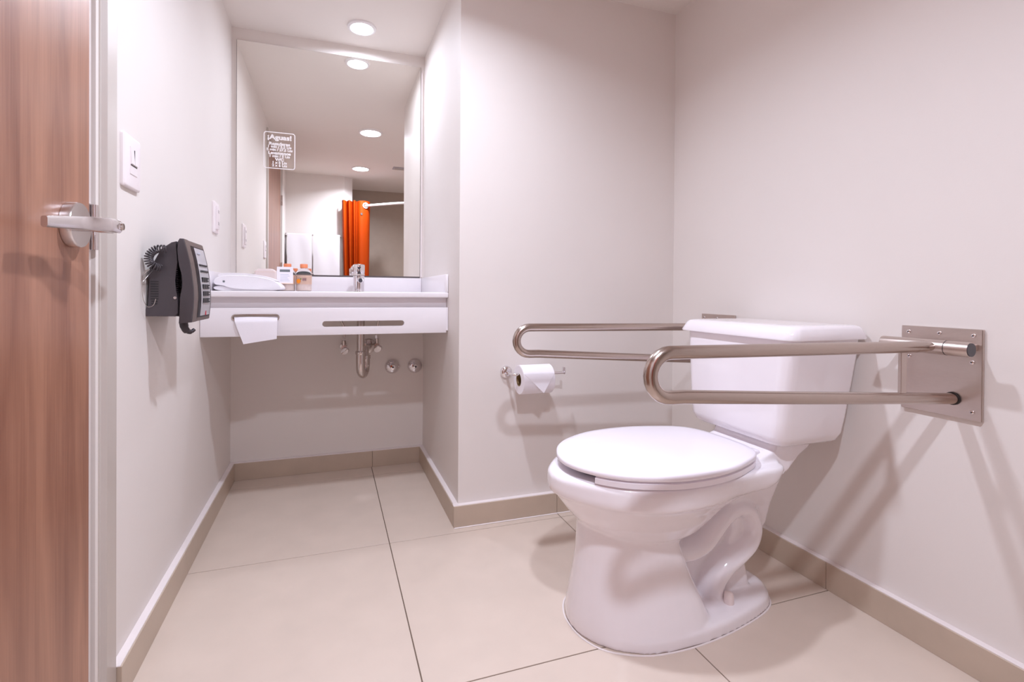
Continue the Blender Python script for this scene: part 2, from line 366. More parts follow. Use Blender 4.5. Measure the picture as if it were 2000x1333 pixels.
for body, sz, z, bo, sx in (('¡Aguas!', 0.0300, 1.5570, 0.0012, 1.18), ('Regaderas', 0.0180, 1.5275, 0.0010, 1.2), ('1 min / 5.5 Lts', 0.0155, 1.5140, 0.0008, 1.12), ('5 min / 27.5 Lts', 0.0155, 1.5005, 0.0008, 1.12),
                    ('Lavamanos', 0.0180, 1.4850, 0.0010, 1.2), ('1 min / 5 Lts', 0.0155, 1.4710, 0.0008, 1.12), ('WC', 0.0175, 1.4555, 0.0010, 1.2), ('1 x 5 Lts', 0.0155, 1.4415, 0.0008, 1.15), ('2 x 6 Lts', 0.0155, 1.4285, 0.0008, 1.15)):
    text(body, sz, bo, 'lettering', 'sticker', stk, (scx, MY-0.0006, z), sx=sx)

# ================================================================== VANITY
CT = 0.8515; CB = 0.8295; CF = 1.872
va = thing('vanity_counter', 'white solid-surface vanity counter with slotted apron filling the niche', 'vanity', (0.01, YB, CB))
g = 0.001
slab = obj('countertop', box(XL+g, XN-0.0005, CF, YB-g, CB, CT, 0.004, 3), 'white_solid', va)
SX, SY = 0.135, 2.12
def ellring(rx, ry, z, n=40): return [Vector((SX+rx*math.cos(2*PI*k/n), SY+ry*math.sin(2*PI*k/n), z)) for k in range(n)]
slab.location = (0, 0, 0); slab.parent = None
boolean(slab, loft([ellring(0.19, 0.13, CB-0.02), ellring(0.19, 0.13, CT+0.02)]))
slab.parent = va; slab.location = -Vector(va.location)
O = [ellring(0.205, 0.145, CB-0.0005), ellring(0.203, 0.143, CB-0.02), ellring(0.18, 0.125, 0.79), ellring(0.12, 0.08, 0.762), ellring(0.03, 0.03, 0.752), ellring(0.022, 0.022, 0.752),
     ellring(0.03, 0.03, 0.757), ellring(0.115, 0.075, 0.768), ellring(0.17, 0.115, 0.795), ellring(0.19, 0.13, CB-0.015), ellring(0.192, 0.132, CB-0.0005)]
obj('sink_basin', loft(O, closed=True), 'ceramic', va)
# apron with two slots
ap = obj('apron', box(XL+g, 0.4385, CF+0.001, CF+0.019, 0.691, 0.7915, 0.002, 2), 'white_solid')
boolean(ap, prism(slot_poly(-0.249, 0.758, 0.075, 0.0098), 1, CF-0.02, CF+0.05))
boolean(ap, prism(slot_poly(0.1225, 0.7315, 0.150, 0.0108), 1, CF-0.02, CF+0.05))
ap.parent = va; ap.location = -Vector(va.location)
obj('apron_rail', box(XL+g, XN-g, CF+0.034, CF+0.050, 0.765, CB, 0.001, 1), 'white_solid', va)
obj('end_bracket', box(0.4385, XN-g, CF+0.006, CF+0.2, 0.700, 0.7915), 'white_solid', va)
# splash boards
obj('backsplash', box(XL+0.013, XN-0.013, YB-0.013, YB-g, CT, 0.9215, 0.002, 2), 'white_solid', va)
obj('side_splash', box(XN-0.0125, XN-g, CF+0.001, YB-g, CT, 0.9235, 0.002, 2), 'white_solid', va)
obj('side_splash', box(XL+g, XL+0.0125, CF+0.001, YB-g, CT, 0.9235, 0.002, 2), 'white_solid', va)
# metal rim of the tissue slot
bm = bmesh.new(); A = slot_poly(-0.249, 0.758, 0.0772, 0.0118); B = slot_poly(-0.249, 0.758, 0.0735, 0.0085); n = len(A)
L = [[bm.verts.new((p[0], yy, p[1])) for p in Q] for Q, yy in ((A, CF-0.0015), (B, CF-0.0015), (B, CF+0.02), (A, CF+0.001))]
for a, b in zip(L[:-1], L[1:]):
    for i in range(n): bm.faces.new((a[i], a[(i+1) % n], b[(i+1) % n], b[i]))
obj('tissue_slot_rim', bm, 'chrome_dull', va)
# tissue
def sheet(fn, nu, nv, th):
    bm = bmesh.new(); G = [[bm.verts.new(fn(i/nu, j/nv)) for j in range(nv+1)] for i in range(nu+1)]
    for i in range(nu):
        for j in range(nv): bm.faces.new((G[i][j], G[i+1][j], G[i+1][j+1], G[i][j+1]))
    bmesh.ops.recalc_face_normals(bm, faces=bm.faces[:]); bmesh.ops.solidify(bm, geom=bm.faces[:], thickness=th); return bm
def tis(u, v):
    tl, tr, bl, br = Vector((-0.3185, 0, 0.7565)), Vector((-0.178, 0, 0.7560)), Vector((-0.287, 0, 0.6655)), Vector((-0.180, 0, 0.6815))
    p = tl.lerp(tr, u).lerp(bl.lerp(br, u), v)
    y = CF-0.0065-0.003*math.sin(PI*u)*(1-v)-0.006*v*(1-v)-0.0015*math.sin(5*u+2*v)
    if v < 0.12: y += (0.12-v)/0.12*0.014; p.z += (0.12-v)/0.12*0.004
    return (p.x, y, p.z)
tag(obj('hanging_tissue', sheet(tis, 14, 18, 0.0006), 'paper'), 'white tissue hanging askew out of the slot in the vanity apron', 'tissue')

# faucet
fx, fy = 0.1235, 2.28
fa = thing('faucet', 'short chrome single-lever faucet standing on the vanity counter', 'faucet', (fx, fy, CT))
obj('faucet_body', lathe([(0, 0), (0.0255, 0), (0.0255, 0.003), (0.0240, 0.005), (0.0245, 0.045), (0.0255, 0.062), (0.026, 0.072), (0, 0.073)], (fx, fy, CT), (0, 0, 1), 36), 'chrome', fa)
s = obj('spout', tube(spline([(fx, fy, CT+0.052), (fx+0.001, fy-0.04, CT+0.056), (fx+0.002, fy-0.085, CT+0.055), (fx+0.002, fy-0.10, CT+0.050)], 6), 0.0115, 20), 'chrome', fa)
obj('aerator', lathe([(0, 0), (0.0088, 0), (0.0088, 0.004), (0, 0.004)], (fx+0.002, fy-0.1005, CT+0.050), (0, -0.95, -0.3), 20), 'dark_glass', s)
l = obj('lever', lathe([(0, 0.075), (0.0265, 0.075), (0.0265, 0.08), (0.025, 0.083), (0.0262, 0.088), (0.0268, 0.118), (0.0255, 0.1235), (0.02, 0.1255), (0, 0.126)], (fx, fy, CT), (0, 0, 1), 36), 'chrome', fa)
obj('lever_tab', box(fx-0.032, fx-0.020, fy-0.012, fy+0.012, CT+0.083, CT+0.118, 0.003, 2), 'chrome', l)
bm = prism([(-0.009, 0.112), (0.009, 0.112), (0, 0.099)], 1, -0.0278, -0.0262); prism([(-0.009, 0.083), (0.009, 0.083), (0, 0.098)], 1, -0.0278, -0.0262, bm=bm)
for v_ in bm.verts: v_.co += Vector((fx, fy, CT))
obj('lever_mark', bm, 'dark_glass', l)

# toiletry bottles
def bottle(x, y, label, card):
    t = thing('toiletry_bottle', label, 'bottle', (x, y, CT), 'toiletry bottles on the vanity')
    prof = [(0, 0), (0.029, 0.0), (0.0315, 0.004), (0.0315, 0.072), (0.030, 0.082), (0.022, 0.092), (0.013, 0.097), (0.0125, 0.103), (0, 0.103)]
    obj('bottle_body', lathe(prof, (x, y, CT+0.0005), (0, 0, 1), 36), 'clear', t)
    obj('lotion', lathe([(0, 0.003), (0.0275, 0.003), (0.0285, 0.006), (0.0285, 0.066), (0, 0.066)], (x, y, CT+0.0005), (0, 0, 1), 30), 'liquid', t)
    cp = obj('cap', lathe([(0, 0.099), (0.0155, 0.099), (0.0155, 0.114), (0.0145, 0.1155), (0, 0.1155)], (x, y, CT+0.0005), (0, 0, 1), 28), 'orange_cap', t)
    def arc(r, a0, a1, z0, z1, nm, mt, n=16):
        bm = bmesh.new(); G = []
        for i in range(n+1):
            a = math.radians(a0+(a1-a0)*i/n); G.append([bm.verts.new((x+r*math.sin(a), y-r*math.cos(a), CT+z)) for z in (z0, z1)])
        for i in range(n): bm.faces.new((G[i][0], G[i+1][0], G[i+1][1], G[i][1]))
        bmesh.ops.solidify(bm, geom=bm.faces[:], thickness=-0.0003); return obj(nm, bm, mt, t)
    arc(0.0322, -85, 85, 0.030, 0.068, 'label_band', 'label_pale')
    # printed arch above the label
    bm = bmesh.new(); G = []
    for i in range(21):
        u = -1+2*i/20; a = u*math.radians(80); z = 0.068+0.017*(1-u*u)**0.6; th = 0.009*(1-u*u)+0.0015; r = 0.0326-0.003*max(0, (z-0.070)/0.016)
        G.append([bm.verts.new((x+r*math.sin(a), y-r*math.cos(a), CT+z-q)) for q in (th, 0)])
    for i in range(20): bm.faces.new((G[i][0], G[i+1][0], G[i+1][1], G[i][1]))
    bmesh.ops.solidify(bm, geom=bm.faces[:], thickness=-0.0003); obj('label_arch', bm, 'greybox', t)
    bm = lathe([(0, 0), (0.0095, 0), (0.0095, 0.0006), (0, 0.0006)], (x-0.0195, y-0.0275, CT+0.043), (-0.55, -0.83, 0), 20); obj('orange_print', bm, 'orange', t)
    bm = box(x-0.014, x-0.008, y-0.0338, y-0.0325, CT+0.0505, CT+0.0545); obj('leaf_print', bm, 'green', t)
    bm = None
    for k in range(3): bm = box(x-0.003+k*0.0052, x-0.0002+k*0.0052, y-0.0338, y-0.0325, CT+0.045, CT+0.056, bm=bm)
    obj('label_lettering', bm, 'print_dark', t)
    if card:
        cx = x-0.006; cy = y-0.040
        cd = obj('hanging_card', box(cx-0.031, cx+0.031, cy, cy+0.0008, CT+0.031, CT+0.101), 'paper', t, smooth=False)
        obj('card_border', box(cx-0.031, cx+0.031, cy-0.0003, cy, CT+0.031, CT+0.0345), 'label_pale', cd, smooth=False)
        bm = box(cx-0.020, cx+0.019, cy-0.0004, cy, CT+0.080, CT+0.090); obj('card_print', bm, 'greybox', cd, smooth=False)
        bm = None
        for k in range(5): bm = box(cx-0.018, cx+0.018-0.004*(k % 3), cy-0.0004, cy, CT+0.042+k*0.0065, CT+0.0445+k*0.0065, bm=bm)
        o = obj('card_text', bm, 'bluegrey', cd, smooth=False)
bottle(-0.172, 2.20, 'clear toiletry bottle with orange cap and white card hung on its neck', True)
bottle(-0.107, 2.20, 'clear toiletry bottle with orange cap, orange fruit label and no card', False)
# box of soap behind the towel
t = thing('soap_box', 'small pale pink box behind the folded towel, under the mirror', 'box', (-0.268, 2.31, CT))
rings = [rrect(-0.312+a, -0.225-a, 2.290, 2.335, CT+z, 0.008) for z, a in ((0.0, 0.001), (0.002, 0), (0.084, 0), (0.092, 0.006), (0.0965, 0.014), (0.0975, 0.018))]
obj('box_body', loft(rings), 'soap', t)
obj('box_seam', box(-0.311, -0.226, 2.2892, 2.2905, CT+0.083, CT+0.0838), 'label_pale', t)
# folded towel
t = thing('folded_towel', 'folded white bath towel lying on the left end of the vanity counter', 'towel', (-0.29, 2.06, CT))
def towel_layer(name, prof, y0, y1):
    n = len(prof); rings = []
    ys = [y0, y0+0.006, y0+0.02, (y0+y1)/2, y1-0.02, y1-0.006, y1]; sc = [0.90, 0.965, 1, 1, 1, 0.965, 0.90]
    cx = sum(p[0] for p in prof)/n; cz = sum(p[1] for p in prof)/n
    for y, k in zip(ys, sc): rings.append([Vector((cx+(p[0]-cx)*(1-(1-k)*0.25), y+0.002*math.sin(40*p[0]), CT+0.0005+cz+(p[1]-cz)*k)) for p in prof])
    return rings
def closed(pts, k=6):
    P = [Vector((p[0], p[1], 0)) for p in pts]; n = len(P); out = []
    for i in range(n):
        a, b, c, d = P[i-1], P[i], P[(i+1) % n], P[(i+2) % n]
        for j in range(k):
            q = j/k; v = 0.5*((2*b)+(c-a)*q+(2*a-5*b+4*c-d)*q*q+(3*b-a-3*c+d)*q**3); out.append((v.x, max(v.y, 0.0)))
    return out
lower = closed([(-0.405, 0.014), (-0.400, 0.004), (-0.37, 0.0), (-0.33, 0.0), (-0.25, 0.0), (-0.20, 0.0), (-0.196, 0.003), (-0.25, 0.006), (-0.33, 0.008), (-0.38, 0.018)])
upper = closed([(-0.405, 0.036), (-0.400, 0.023), (-0.375, 0.018), (-0.335, 0.006), (-0.26, 0.003), (-0.186, 0.004), (-0.178, 0.018), (-0.205, 0.040), (-0.25, 0.052), (-0.31, 0.058), (-0.37, 0.056), (-0.396, 0.048)])
lo_ = obj('lower_fold', loft(towel_layer('a', lower, 1.985, 2.17)), 'terry_bright', t, angle=70)
obj('upper_fold', loft(towel_layer('b', upper, 1.980, 2.165)), 'terry_bright', t, angle=70)
top = closed([(-0.395, 0.058), (-0.38, 0.050), (-0.31, 0.054), (-0.25, 0.048), (-0.205, 0.037), (-0.20, 0.043), (-0.235, 0.056), (-0.29, 0.065), (-0.35, 0.067), (-0.385, 0.064)])
obj('top_fold', loft(towel_layer('c', top, 1.995, 2.155)), 'terry_bright', t, angle=70)
tag(obj('towel_tag', box(-0.3735, -0.3665, 1.9775, 1.9800, CT+0.031, CT+0.038, 0.001, 1), 'greybox', t), 'small dark tag')

# ================================================================== PLUMBING
t = thing('sink_trap', 'chrome bottle-bend drain trap hanging under the vanity', 'pipe', (0.128, 2.2, 0.745))
tx = 0.127
obj('drain_flange', lathe([(0, 0), (0.030, 0), (0.034, -0.004), (0.030, -0.012), (0.018, -0.018), (0, -0.018)], (tx, 2.17, 0.752), (0, 0, 1), 28), 'chrome_dull', t)
obj('tailpiece', tube([(tx, 2.17, 0.745), (tx, 2.17, 0.585)], 0.0165, 24), 'chrome_dull', t)
obj('slip_nut', lathe([(0, 0), (0.021, 0), (0.0225, 0.003), (0.0225, 0.013), (0.021, 0.016), (0, 0.016)], (tx, 2.17, 0.578), (0, 0, 1), 24), 'chrome_dull', t)
path = spline([(tx, 2.17, 0.585), (tx, 2.17, 0.53), (tx+0.003, 2.177, 0.502), (tx+0.012, 2.197, 0.488), (tx+0.021, 2.217, 0.502), (tx+0.024, 2.225, 0.53), (tx+0.024, 2.225, 0.555)], 8)
obj('trap_bend', tube(path, 0.0195, 24), 'chrome_dull', t)
obj('clean_out', lathe([(0, -0.020), (0.008, -0.020), (0.008, -0.003), (0, -0.003)], (tx+0.040, 2.215, 0.522), (1, -0.1, 0), 14), 'chrome_dull', t)
obj('slip_nut', lathe([(0, 0), (0.0225, 0), (0.0225, 0.014), (0, 0.014)], (tx+0.024, 2.225, 0.553), (0, 0, 1), 24), 'chrome_dull', t)
path = spline([(tx+0.024, 2.225, 0.560), (tx+0.026, 2.235, 0.585), (tx+0.032, 2.265, 0.592), (tx+0.045, 2.33, 0.59), (tx+0.052, 2.415, 0.588)], 8)
obj('wall_arm', tube(path, 0.0145, 20), 'chrome_dull', t)
obj('wall_flange', lathe([(0, 0), (0.036, 0), (0.034, 0.006), (0.02, 0.012), (0, 0.012)], (tx+0.052, YB-0.0005, 0.588), (0, -1, 0), 28), 'chrome_dull', t)
def valve(x, z, lab, hx):
    t = thing('angle_valve', lab, 'valve', (x, YB, z), 'angle valves beside the drain trap')
    obj('valve_body', lathe([(0, 0), (0.016, 0), (0.016, 0.004), (0.0075, 0.006), (0.0075, 0.055), (0.012, 0.057), (0.012, 0.078), (0, 0.078)], (x, YB-0.0005, z+0.018), (0, -1, 0), 20), 'chrome_dull', t)
    obj('valve_stem', lathe([(0, 0), (0.008, 0), (0.009, 0.02), (0.0085, 0.04), (0, 0.04)], (x, YB-0.066, z+0.012), (-0.02, -0.1, 1), 18), 'chrome_dull', t)
    # oval handle
    bm = lathe([(0, 0), (0.016, 0), (0.0185, 0.004), (0.016, 0.009), (0, 0.010)], (0, 0, 0), (0, -1, 0), 24)
    mt = Matrix.Translation((x+0.006, YB-0.080, z+0.006)) @ Matrix.Rotation(math.radians(-38), 4, 'Z') @ Matrix.Rotation(math.radians(-35), 4, 'Y') @ Matrix.Rotation(math.radians(25), 4, 'X') @ Matrix.Diagonal((1.25, 1.2, 0.85, 1))
    bmesh.ops.transform(bm, matrix=mt, verts=bm.verts[:]); obj('valve_handle', bm, 'chrome', t)
    obj('hose_nut', lathe([(0, 0), (0.0095, 0), (0.0095, 0.016), (0, 0.017)], (x, YB-0.070, z+0.052), (0, 0, 1), 6), 'chrome', t, angle=20)
    obj('supply_hose', tube(spline([(x, YB-0.07, z+0.065), (x+0.001, YB-0.075, z+0.11), (x+(hx-x)*0.5, YB-0.09, z+0.16), (hx, YB-0.12, 0.80)], 6), 0.0048, 12), 'chrome_dull', t)
valve(0.062, 0.572, 'angle stop valve left of the chrome drain trap', 0.02)
valve(0.212, 0.578, 'angle stop valve right of the chrome drain trap', 0.235)
for x, z, lab in ((0.293, 0.483, 'domed chrome cover plate nearer the drain trap, low on the niche wall'), (0.4045, 0.4815, 'domed chrome cover plate tight against the right side of the niche')):
    t = thing('pipe_cover', lab, 'cover plate', (x, YB, z), 'chrome cover plates low on the niche wall')
    obj('dome', lathe([(0, 0), (0.0365, 0), (0.0365, 0.003), (0.034, 0.010), (0.026, 0.017), (0.014, 0.021), (0.012, 0.030), (0, 0.031)], (x, YB-0.0005, z), (0, -1, 0), 36), 'chrome', t)
    obj('screw', lathe([(0, 0), (0.0045, 0), (0.0045, 0.003), (0, 0.0032)], (x, YB-0.031, z), (0, -1, 0), 14), 'dark_glass', t)

# ================================================================== SWITCH PLATES on left wall
def plate(name, y0, y1, z0, z1, lab, cat):
    t = thing(name, lab, cat, (XL, (y0+y1)/2, z0)); d = 0.0085
    def R(a, x): return [Vector((x, p.x, p.y)) for p in rrect(y0+a, y1-a, z0+a, z1-a, 0, 0.006)]
    bm = loft([R(0, XL+0.0003), R(0, XL+d-0.003), R(0.0025, XL+d-0.0006), R(0.005, XL+d)])
    obj('cover_plate', bm, 'plastic_white', t)
    return t, XL+d
t, x = plate('light_switch', 1.215, 1.309, 1.074, 1.190, 'white double light switch on the left wall beside the door', 'switch')
obj('module_frame', box(x-0.001, x+0.0012, 1.244, 1.283, 1.105, 1.165, 0.0005, 1), 'plastic_white', t)
for y0, y1 in ((1.2455, 1.263), (1.2645, 1.2815)):
    bm = prism([(x, 1.127), (x+0.004, 1.127), (x+0.0016, 1.162), (x, 1.162)], 1, y0, y1); obj('rocker', bm, 'plastic_white', t, smooth=False)
obj('rocker_gap', box(x, x+0.0032, 1.2633, 1.2643, 1.128, 1.160), 'phone_darker', t, smooth=False)
obj('painted_shadow', box(x, x+0.0014, 1.2455, 1.2815, 1.1235, 1.1262), 'phone_darker', t, smooth=False)  # dark strip that paints in the shadow below the rockers
t, x = plate('wall_outlet', 2.052, 2.135, 1.073, 1.192, 'white rectangular outlet plate on the left wall nearest the mirror', 'outlet')
sock = obj('socket_module', box(x-0.001, x+0.006, 2.074, 2.113, 1.088, 1.177, 0.0015, 2), 'plastic_white', t)
for z in (1.11, 1.155):
    bm = box(x+0.0055, x+0.0063, 2.084, 2.087, z-0.006, z+0.006); box(x+0.0055, x+0.0063, 2.099, 2.102, z-0.006, z+0.006, bm=bm)
    obj('socket_slots', bm, 'phone_darker', sock, smooth=False)

# ================================================================== PHONE
PY0, PY1 = 1.366, 1.550
ph = thing('wall_phone', 'dark grey corded telephone mounted on the left wall', 'telephone', (XL, 1.46, 0.787))
FX = [(0.769, -0.3265), (0.79, -0.3245), (0.81, -0.3225), (0.835, -0.3215), (0.86, -0.3225), (0.90, -0.327), (0.93, -0.332), (0.96, -0.339), (0.981, -0.3445)]
def fxz(z):
    for (z0, a), (z1, b) in zip(FX[:-1], FX[1:]):
        if z <= z1: return a+(b-a)*(z-z0)/(z1-z0)
    return FX[-1][1]
zs = [0.772+i*(0.979-0.772)/24 for i in range(25)]
back = [(-0.4235, 0.788), (-0.4235, 0.806), (-0.418, 0.815), (-0.416, 0.873), (-0.4185, 0.891), (-0.416, 0.901), (-0.392, 0.952), (-0.370, 0.969)]
bodyA = [(-0.362, 0.787)]+back[:]+[(-0.360, 0.972), (-0.3575, 0.92), (-0.360, 0.90), (-0.363, 0.875), (-0.360, 0.85), (-0.3555, 0.83), (-0.3555, 0.795)]
bodyB = [(fxz(z)-0.002, z) for z in zs]+[(-0.3635, 0.9775)]+back[::-1]+[(-0.3635, 0.787), (-0.352, 0.771)]
bm = prism(bodyA, 1, PY0, 1.4075, 0.0012, 1); prism(bodyB, 1, 1.405, PY1, 0.0015, 1, bm=bm)
body = obj('phone_body', bm, 'phone_dark', ph)
bm = None
for k in range(10):
    z = 0.817+k*0.0060; bm = box(-0.4135+0.001*(k < 2)*2, -0.3965-0.0025*(k < 2), PY0-0.0006, PY0+0.002, z, z+0.0027, bm=bm)
tag(obj('vent_slots', bm, 'black', body, smooth=False), kind='stuff')
# handset: curved bar on near side with a finger gap
inner = [(-0.3535, 0.770), (-0.3515, 0.80), (-0.3515, 0.832), (-0.3495, 0.84), (-0.3465, 0.855), (-0.3455, 0.873), (-0.3475, 0.893), (-0.3505, 0.912), (-0.3555, 0.925), (-0.3565, 0.95), (-0.3555, 0.972), (-0.3520, 0.979)]
hs = obj('handset', prism([(fxz(z), z) for z in zs]+inner[::-1], 1, PY0-0.004, 1.4035, 0.0018, 2), 'phone_dark', ph)
bm = bmesh.new(); G = [[bm.verts.new((fxz(z)+0.0005, y, z)) for y in (PY0+0.0015, 1.4025)] for z in zs]
for a, b in zip(G[:-1], G[1:]): bm.faces.new((a[0], a[1], b[1], b[0]))
bmesh.ops.solidify(bm, geom=bm.faces[:], thickness=0.0012); tag(obj('handset_face', bm, 'phone_taupe', hs), 'taupe front strip')
bm = None
for k in range(14):
    z = 0.842+k*0.0052; bm = box(-0.3605, -0.3585, 1.372, 1.400, z, z+0.002, bm=bm)
tag(obj('grip_ribs', bm, 'phone_darker', hs, smooth=False), kind='stuff')
def facestrip(y0, y1, z0, z1, off, nm, mt, par):
    bm = bmesh.new(); n = 20; G = [[bm.verts.new((fxz(z0+(z1-z0)*i/n)+off, y, z0+(z1-z0)*i/n)) for y in (y0, y1)] for i in range(n+1)]
    for a, b in zip(G[:-1], G[1:]): bm.faces.new((a[0], a[1], b[1], b[0]))
    bmesh.ops.solidify(bm, geom=bm.faces[:], thickness=0.0012); return obj(nm, bm, mt, par)
facestrip(1.405, 1.5485, 0.773, 0.978, 0.0000, 'face_surround', 'phone_taupe', ph)
facestrip(1.410, 1.543, 0.782, 0.966, 0.0008, 'face_frame', 'phone_darker', ph)
fp = facestrip(1.4345, 1.534, 0.785, 0.963, 0.0016, 'face_plate', 'phone_plate', ph)
bm = None
for z, n in ((0.9185, 7), (0.9025, 7)):
    for k in range(n): y = 1.447+k*0.0115; bm = box(fxz(z)+0.0005, fxz(z)+0.0036, y, y+0.0085, z-0.0022, z+0.0022, bm=bm)
tag(obj('memory_keys', bm, 'black', fp, smooth=False), kind='stuff')
bm = None
for r in range(4):
    z = 0.8805-r*0.0185
    for c in range(3): y = 1.450+c*0.019; bm = box(fxz(z)+0.0005, fxz(z)+0.0045, y, y+0.0145, z-0.0062, z+0.0062, 0.0008, 1, bm=bm)
    for q in (0.0035, -0.0035): bm = box(fxz(z)+0.0005, fxz(z)+0.0035, 1.5095, 1.5195, z+q-0.0022, z+q+0.0022, bm=bm)
tag(obj('keypad', bm, 'black', fp, smooth=False), kind='stuff')
obj('red_mark', box(fxz(0.793)+0.0012, fxz(0.793)+0.003, 1.487, 1.492, 0.785, 0.7965), 'red', fp, smooth=False)
obj('faceplate_print', box(fxz(0.94)+0.0012, fxz(0.94)+0.0022, 1.450, 1.475, 0.948, 0.951), 'bluegrey', fp, smooth=False)
# cord plug under handset and coiled cord
obj('cord_plug', tube(spline([(-0.349, 1.385, 0.775), (-0.3465, 1.387, 0.758), (-0.342, 1.392, 0.749), (-0.335, 1.40, 0.7465), (-0.329, 1.405, 0.752)], 6), [0.0095]*6+[0.0085]*6+[0.006]*6+[0.0045]*6+[0.004], 14), 'phone_darker', ph)
obj('cord_clip', lathe([(0, 0), (0.0035, 0), (0.0035, 0.004), (0, 0.004)], (-0.3615, PY0+0.001, 0.833), (0, -1, 0), 12), 'satin', ph)
path = spline([(-0.378, 1.350, 0.951), (-0.392, 1.343, 0.950), (-0.403, 1.340, 0.942), (-0.409, 1.339, 0.930), (-0.408, 1.341, 0.917), (-0.400, 1.345, 0.908), (-0.391, 1.354, 0.905)], 40)
hel = []
N = None
for i, p in enumerate(path):
    Tn = (path[min(i+1, len(path)-1)]-path[max(i-1, 0)]).normalized(); N = Tn.cross(Vector((0, 1, 0))).normalized(); B = Tn.cross(N)
    a = 2*PI*i/14; hel.append(p+N*0.0085*math.cos(a)+B*0.0085*math.sin(a))
obj('coiled_cord', tube(hel, 0.0017, 6), 'phone_dark', ph)
obj('loop_wire', tube(spline([(-0.405, 1.345, 0.905), (-0.4205, 1.335, 0.89), (-0.4215, 1.335, 0.862), (-0.419, 1.335, 0.83), (-0.413, 1.345, 0.812), (-0.405, 1.357, 0.815), (-0.402, 1.364, 0.83)], 8), 0.0007, 6), 'chrome_dull', ph)
obj('loop_wire', tube(spline([(-0.41, 1.345, 0.90), (-0.421, 1.338, 0.885), (-0.4205, 1.338, 0.872), (-0.413, 1.345, 0.885), (-0.405, 1.357, 0.899)], 8), 0.0008, 6), 'satin', ph)

# ================================================================== TOILET
TY = 1.10
to = thing('toilet', 'white two-piece toilet with closed lid standing between the grab bars', 'toilet', (0.95, TY, 0))
K = [(0.0, 0.0), (0.010, 0.16), (0.035, 0.31), (0.09, 0.52), (0.17, 0.75), (0.26, 0.90), (0.36, 0.985), (0.45, 1.0), (0.55, 0.975), (0.65, 0.925), (0.75, 0.85), (0.85, 0.80), (0.94, 0.775), (0.985, 0.70), (1.0, 0.55), (1.0, 0.0)]
def outline(xf, xb, w_, e, z, half=None):
    tab = []
    Kk = half or K
    for i, (u, h) in enumerate(Kk):
        a = PI*i/(len(Kk)-1); eu = (1-math.cos(a))/2; eh = math.sin(a)
        tab.append((xf+(xb-xf)*(u*(1-e)+eu*e), w_*(h*(1-e)+eh*e)))
    side = [p for p in tab]
    pts = [Vector((x, TY-h, z)) for x, h in side]+[Vector((x, TY+h, z)) for x, h in side[-2:0:-1]]
    # smooth resample
    n = len(pts); out = []
    for i in range(n):
        a, b, c, d = pts[i-1], pts[i], pts[(i+1) % n], pts[(i+2) % n]
        for j in range(3):
            t_ = j/3; out.append(0.5*((2*b)+(c-a)*t_+(2*a-5*b+4*c-d)*t_*t_+(3*b-a-3*c+d)*t_**3))
    return out
def rg(rows, half=None, bm=None, closed_=False): return loft([outline(xf, xb, w_, e, z, half) for z, xf, xb, w_, e in rows], bm, closed=closed_)
bm = rg([(0.205, 0.70, 0.87, 0.07, 1), (0.225, 0.665, 0.92, 0.10, 1), (0.25, 0.628, 0.965, 0.128, 1), (0.285, 0.592, 1.0, 0.152, 0.9), (0.315, 0.568, 1.03, 0.167, 0.65), (0.336, 0.551, 1.07, 0.180, 0.35), (0.346, 0.541, 1.09, 0.187, 0.15), (0.352, 0.532, 1.11, 0.195, 0.05), (0.365, 0.529, 1.13, 0.197, 0), (0.392, 0.529, 1.15, 0.197, 0), (0.399, 0.535, 1.147, 0.193, 0), (0.402, 0.542, 1.14, 0.187, 0),
         (0.402, 0.60, 0.98, 0.125, 0.8), (0.39, 0.61, 0.97, 0.118, 1), (0.33, 0.62, 0.95, 0.10, 1), (0.28, 0.66, 0.92, 0.08, 1), (0.25, 0.72, 0.87, 0.04, 1)])
def ped(xf, xb, w_, z, xm=0.80, n=48):
    out = []
    for k in range(n):
        a = 2*PI*k/n; c, s_ = math.cos(a), math.sin(a)
        if c < 0: out.append(Vector((xm+(xm-xf)*c, TY+w_*s_, z)))
        else: out.append(Vector((xm+(xb-xm)*abs(c)**0.45, TY+w_*math.copysign(abs(s_)**0.5, s_)*(1-0.06*c), z)))
    return out
loft([ped(0.588, 0.955, 0.157, 0.0), ped(0.586, 0.95, 0.156, 0.02), ped(0.587, 0.93, 0.151, 0.04), ped(0.593, 0.912, 0.141, 0.08), ped(0.602, 0.888, 0.130, 0.13), ped(0.609, 0.866, 0.122, 0.18), ped(0.612, 0.85, 0.119, 0.22, 0.79), ped(0.614, 0.84, 0.117, 0.262, 0.78)], bm)
FT = [(0.0, 0.0), (0.01, 0.30), (0.05, 0.60), (0.12, 0.80), (0.22, 0.95), (0.35, 1.0), (0.48, 0.985), (0.60, 0.93), (0.70, 0.86), (0.80, 0.77), (0.88, 0.67), (0.94, 0.54), (0.98, 0.34), (1.0, 0.15), (1.0, 0.0)]
rg([(0.0, 0.60, 1.190, 0.158, 0), (0.026, 0.602, 1.186, 0.156, 0), (0.033, 0.608, 1.178, 0.150, 0), (0.036, 0.62, 1.165, 0.138, 0)], FT, bm)
trp = spline([(0.83, 0, 0.185), (0.89, 0, 0.168), (0.945, 0, 0.180), (0.985, 0, 0.215), (1.020, 0, 0.248), (1.065, 0, 0.266), (1.103, 0, 0.248), (1.120, 0, 0.205), (1.106, 0, 0.162), (1.066, 0, 0.132), (1.022, 0, 0.106), (0.992, 0, 0.070), (0.985, 0, 0.015)], 5)
tube([(p.x, TY, p.z) for p in trp], 0.0345, 20, bm, ry=0.086, ref=(0, 1, 0))
prism([(0.80, 0.03), (1.06, 0.03), (1.09, 0.12), (1.11, 0.20), (1.07, 0.26), (0.95, 0.27), (0.85, 0.26)], 1, TY-0.028, TY+0.028, bm=bm)
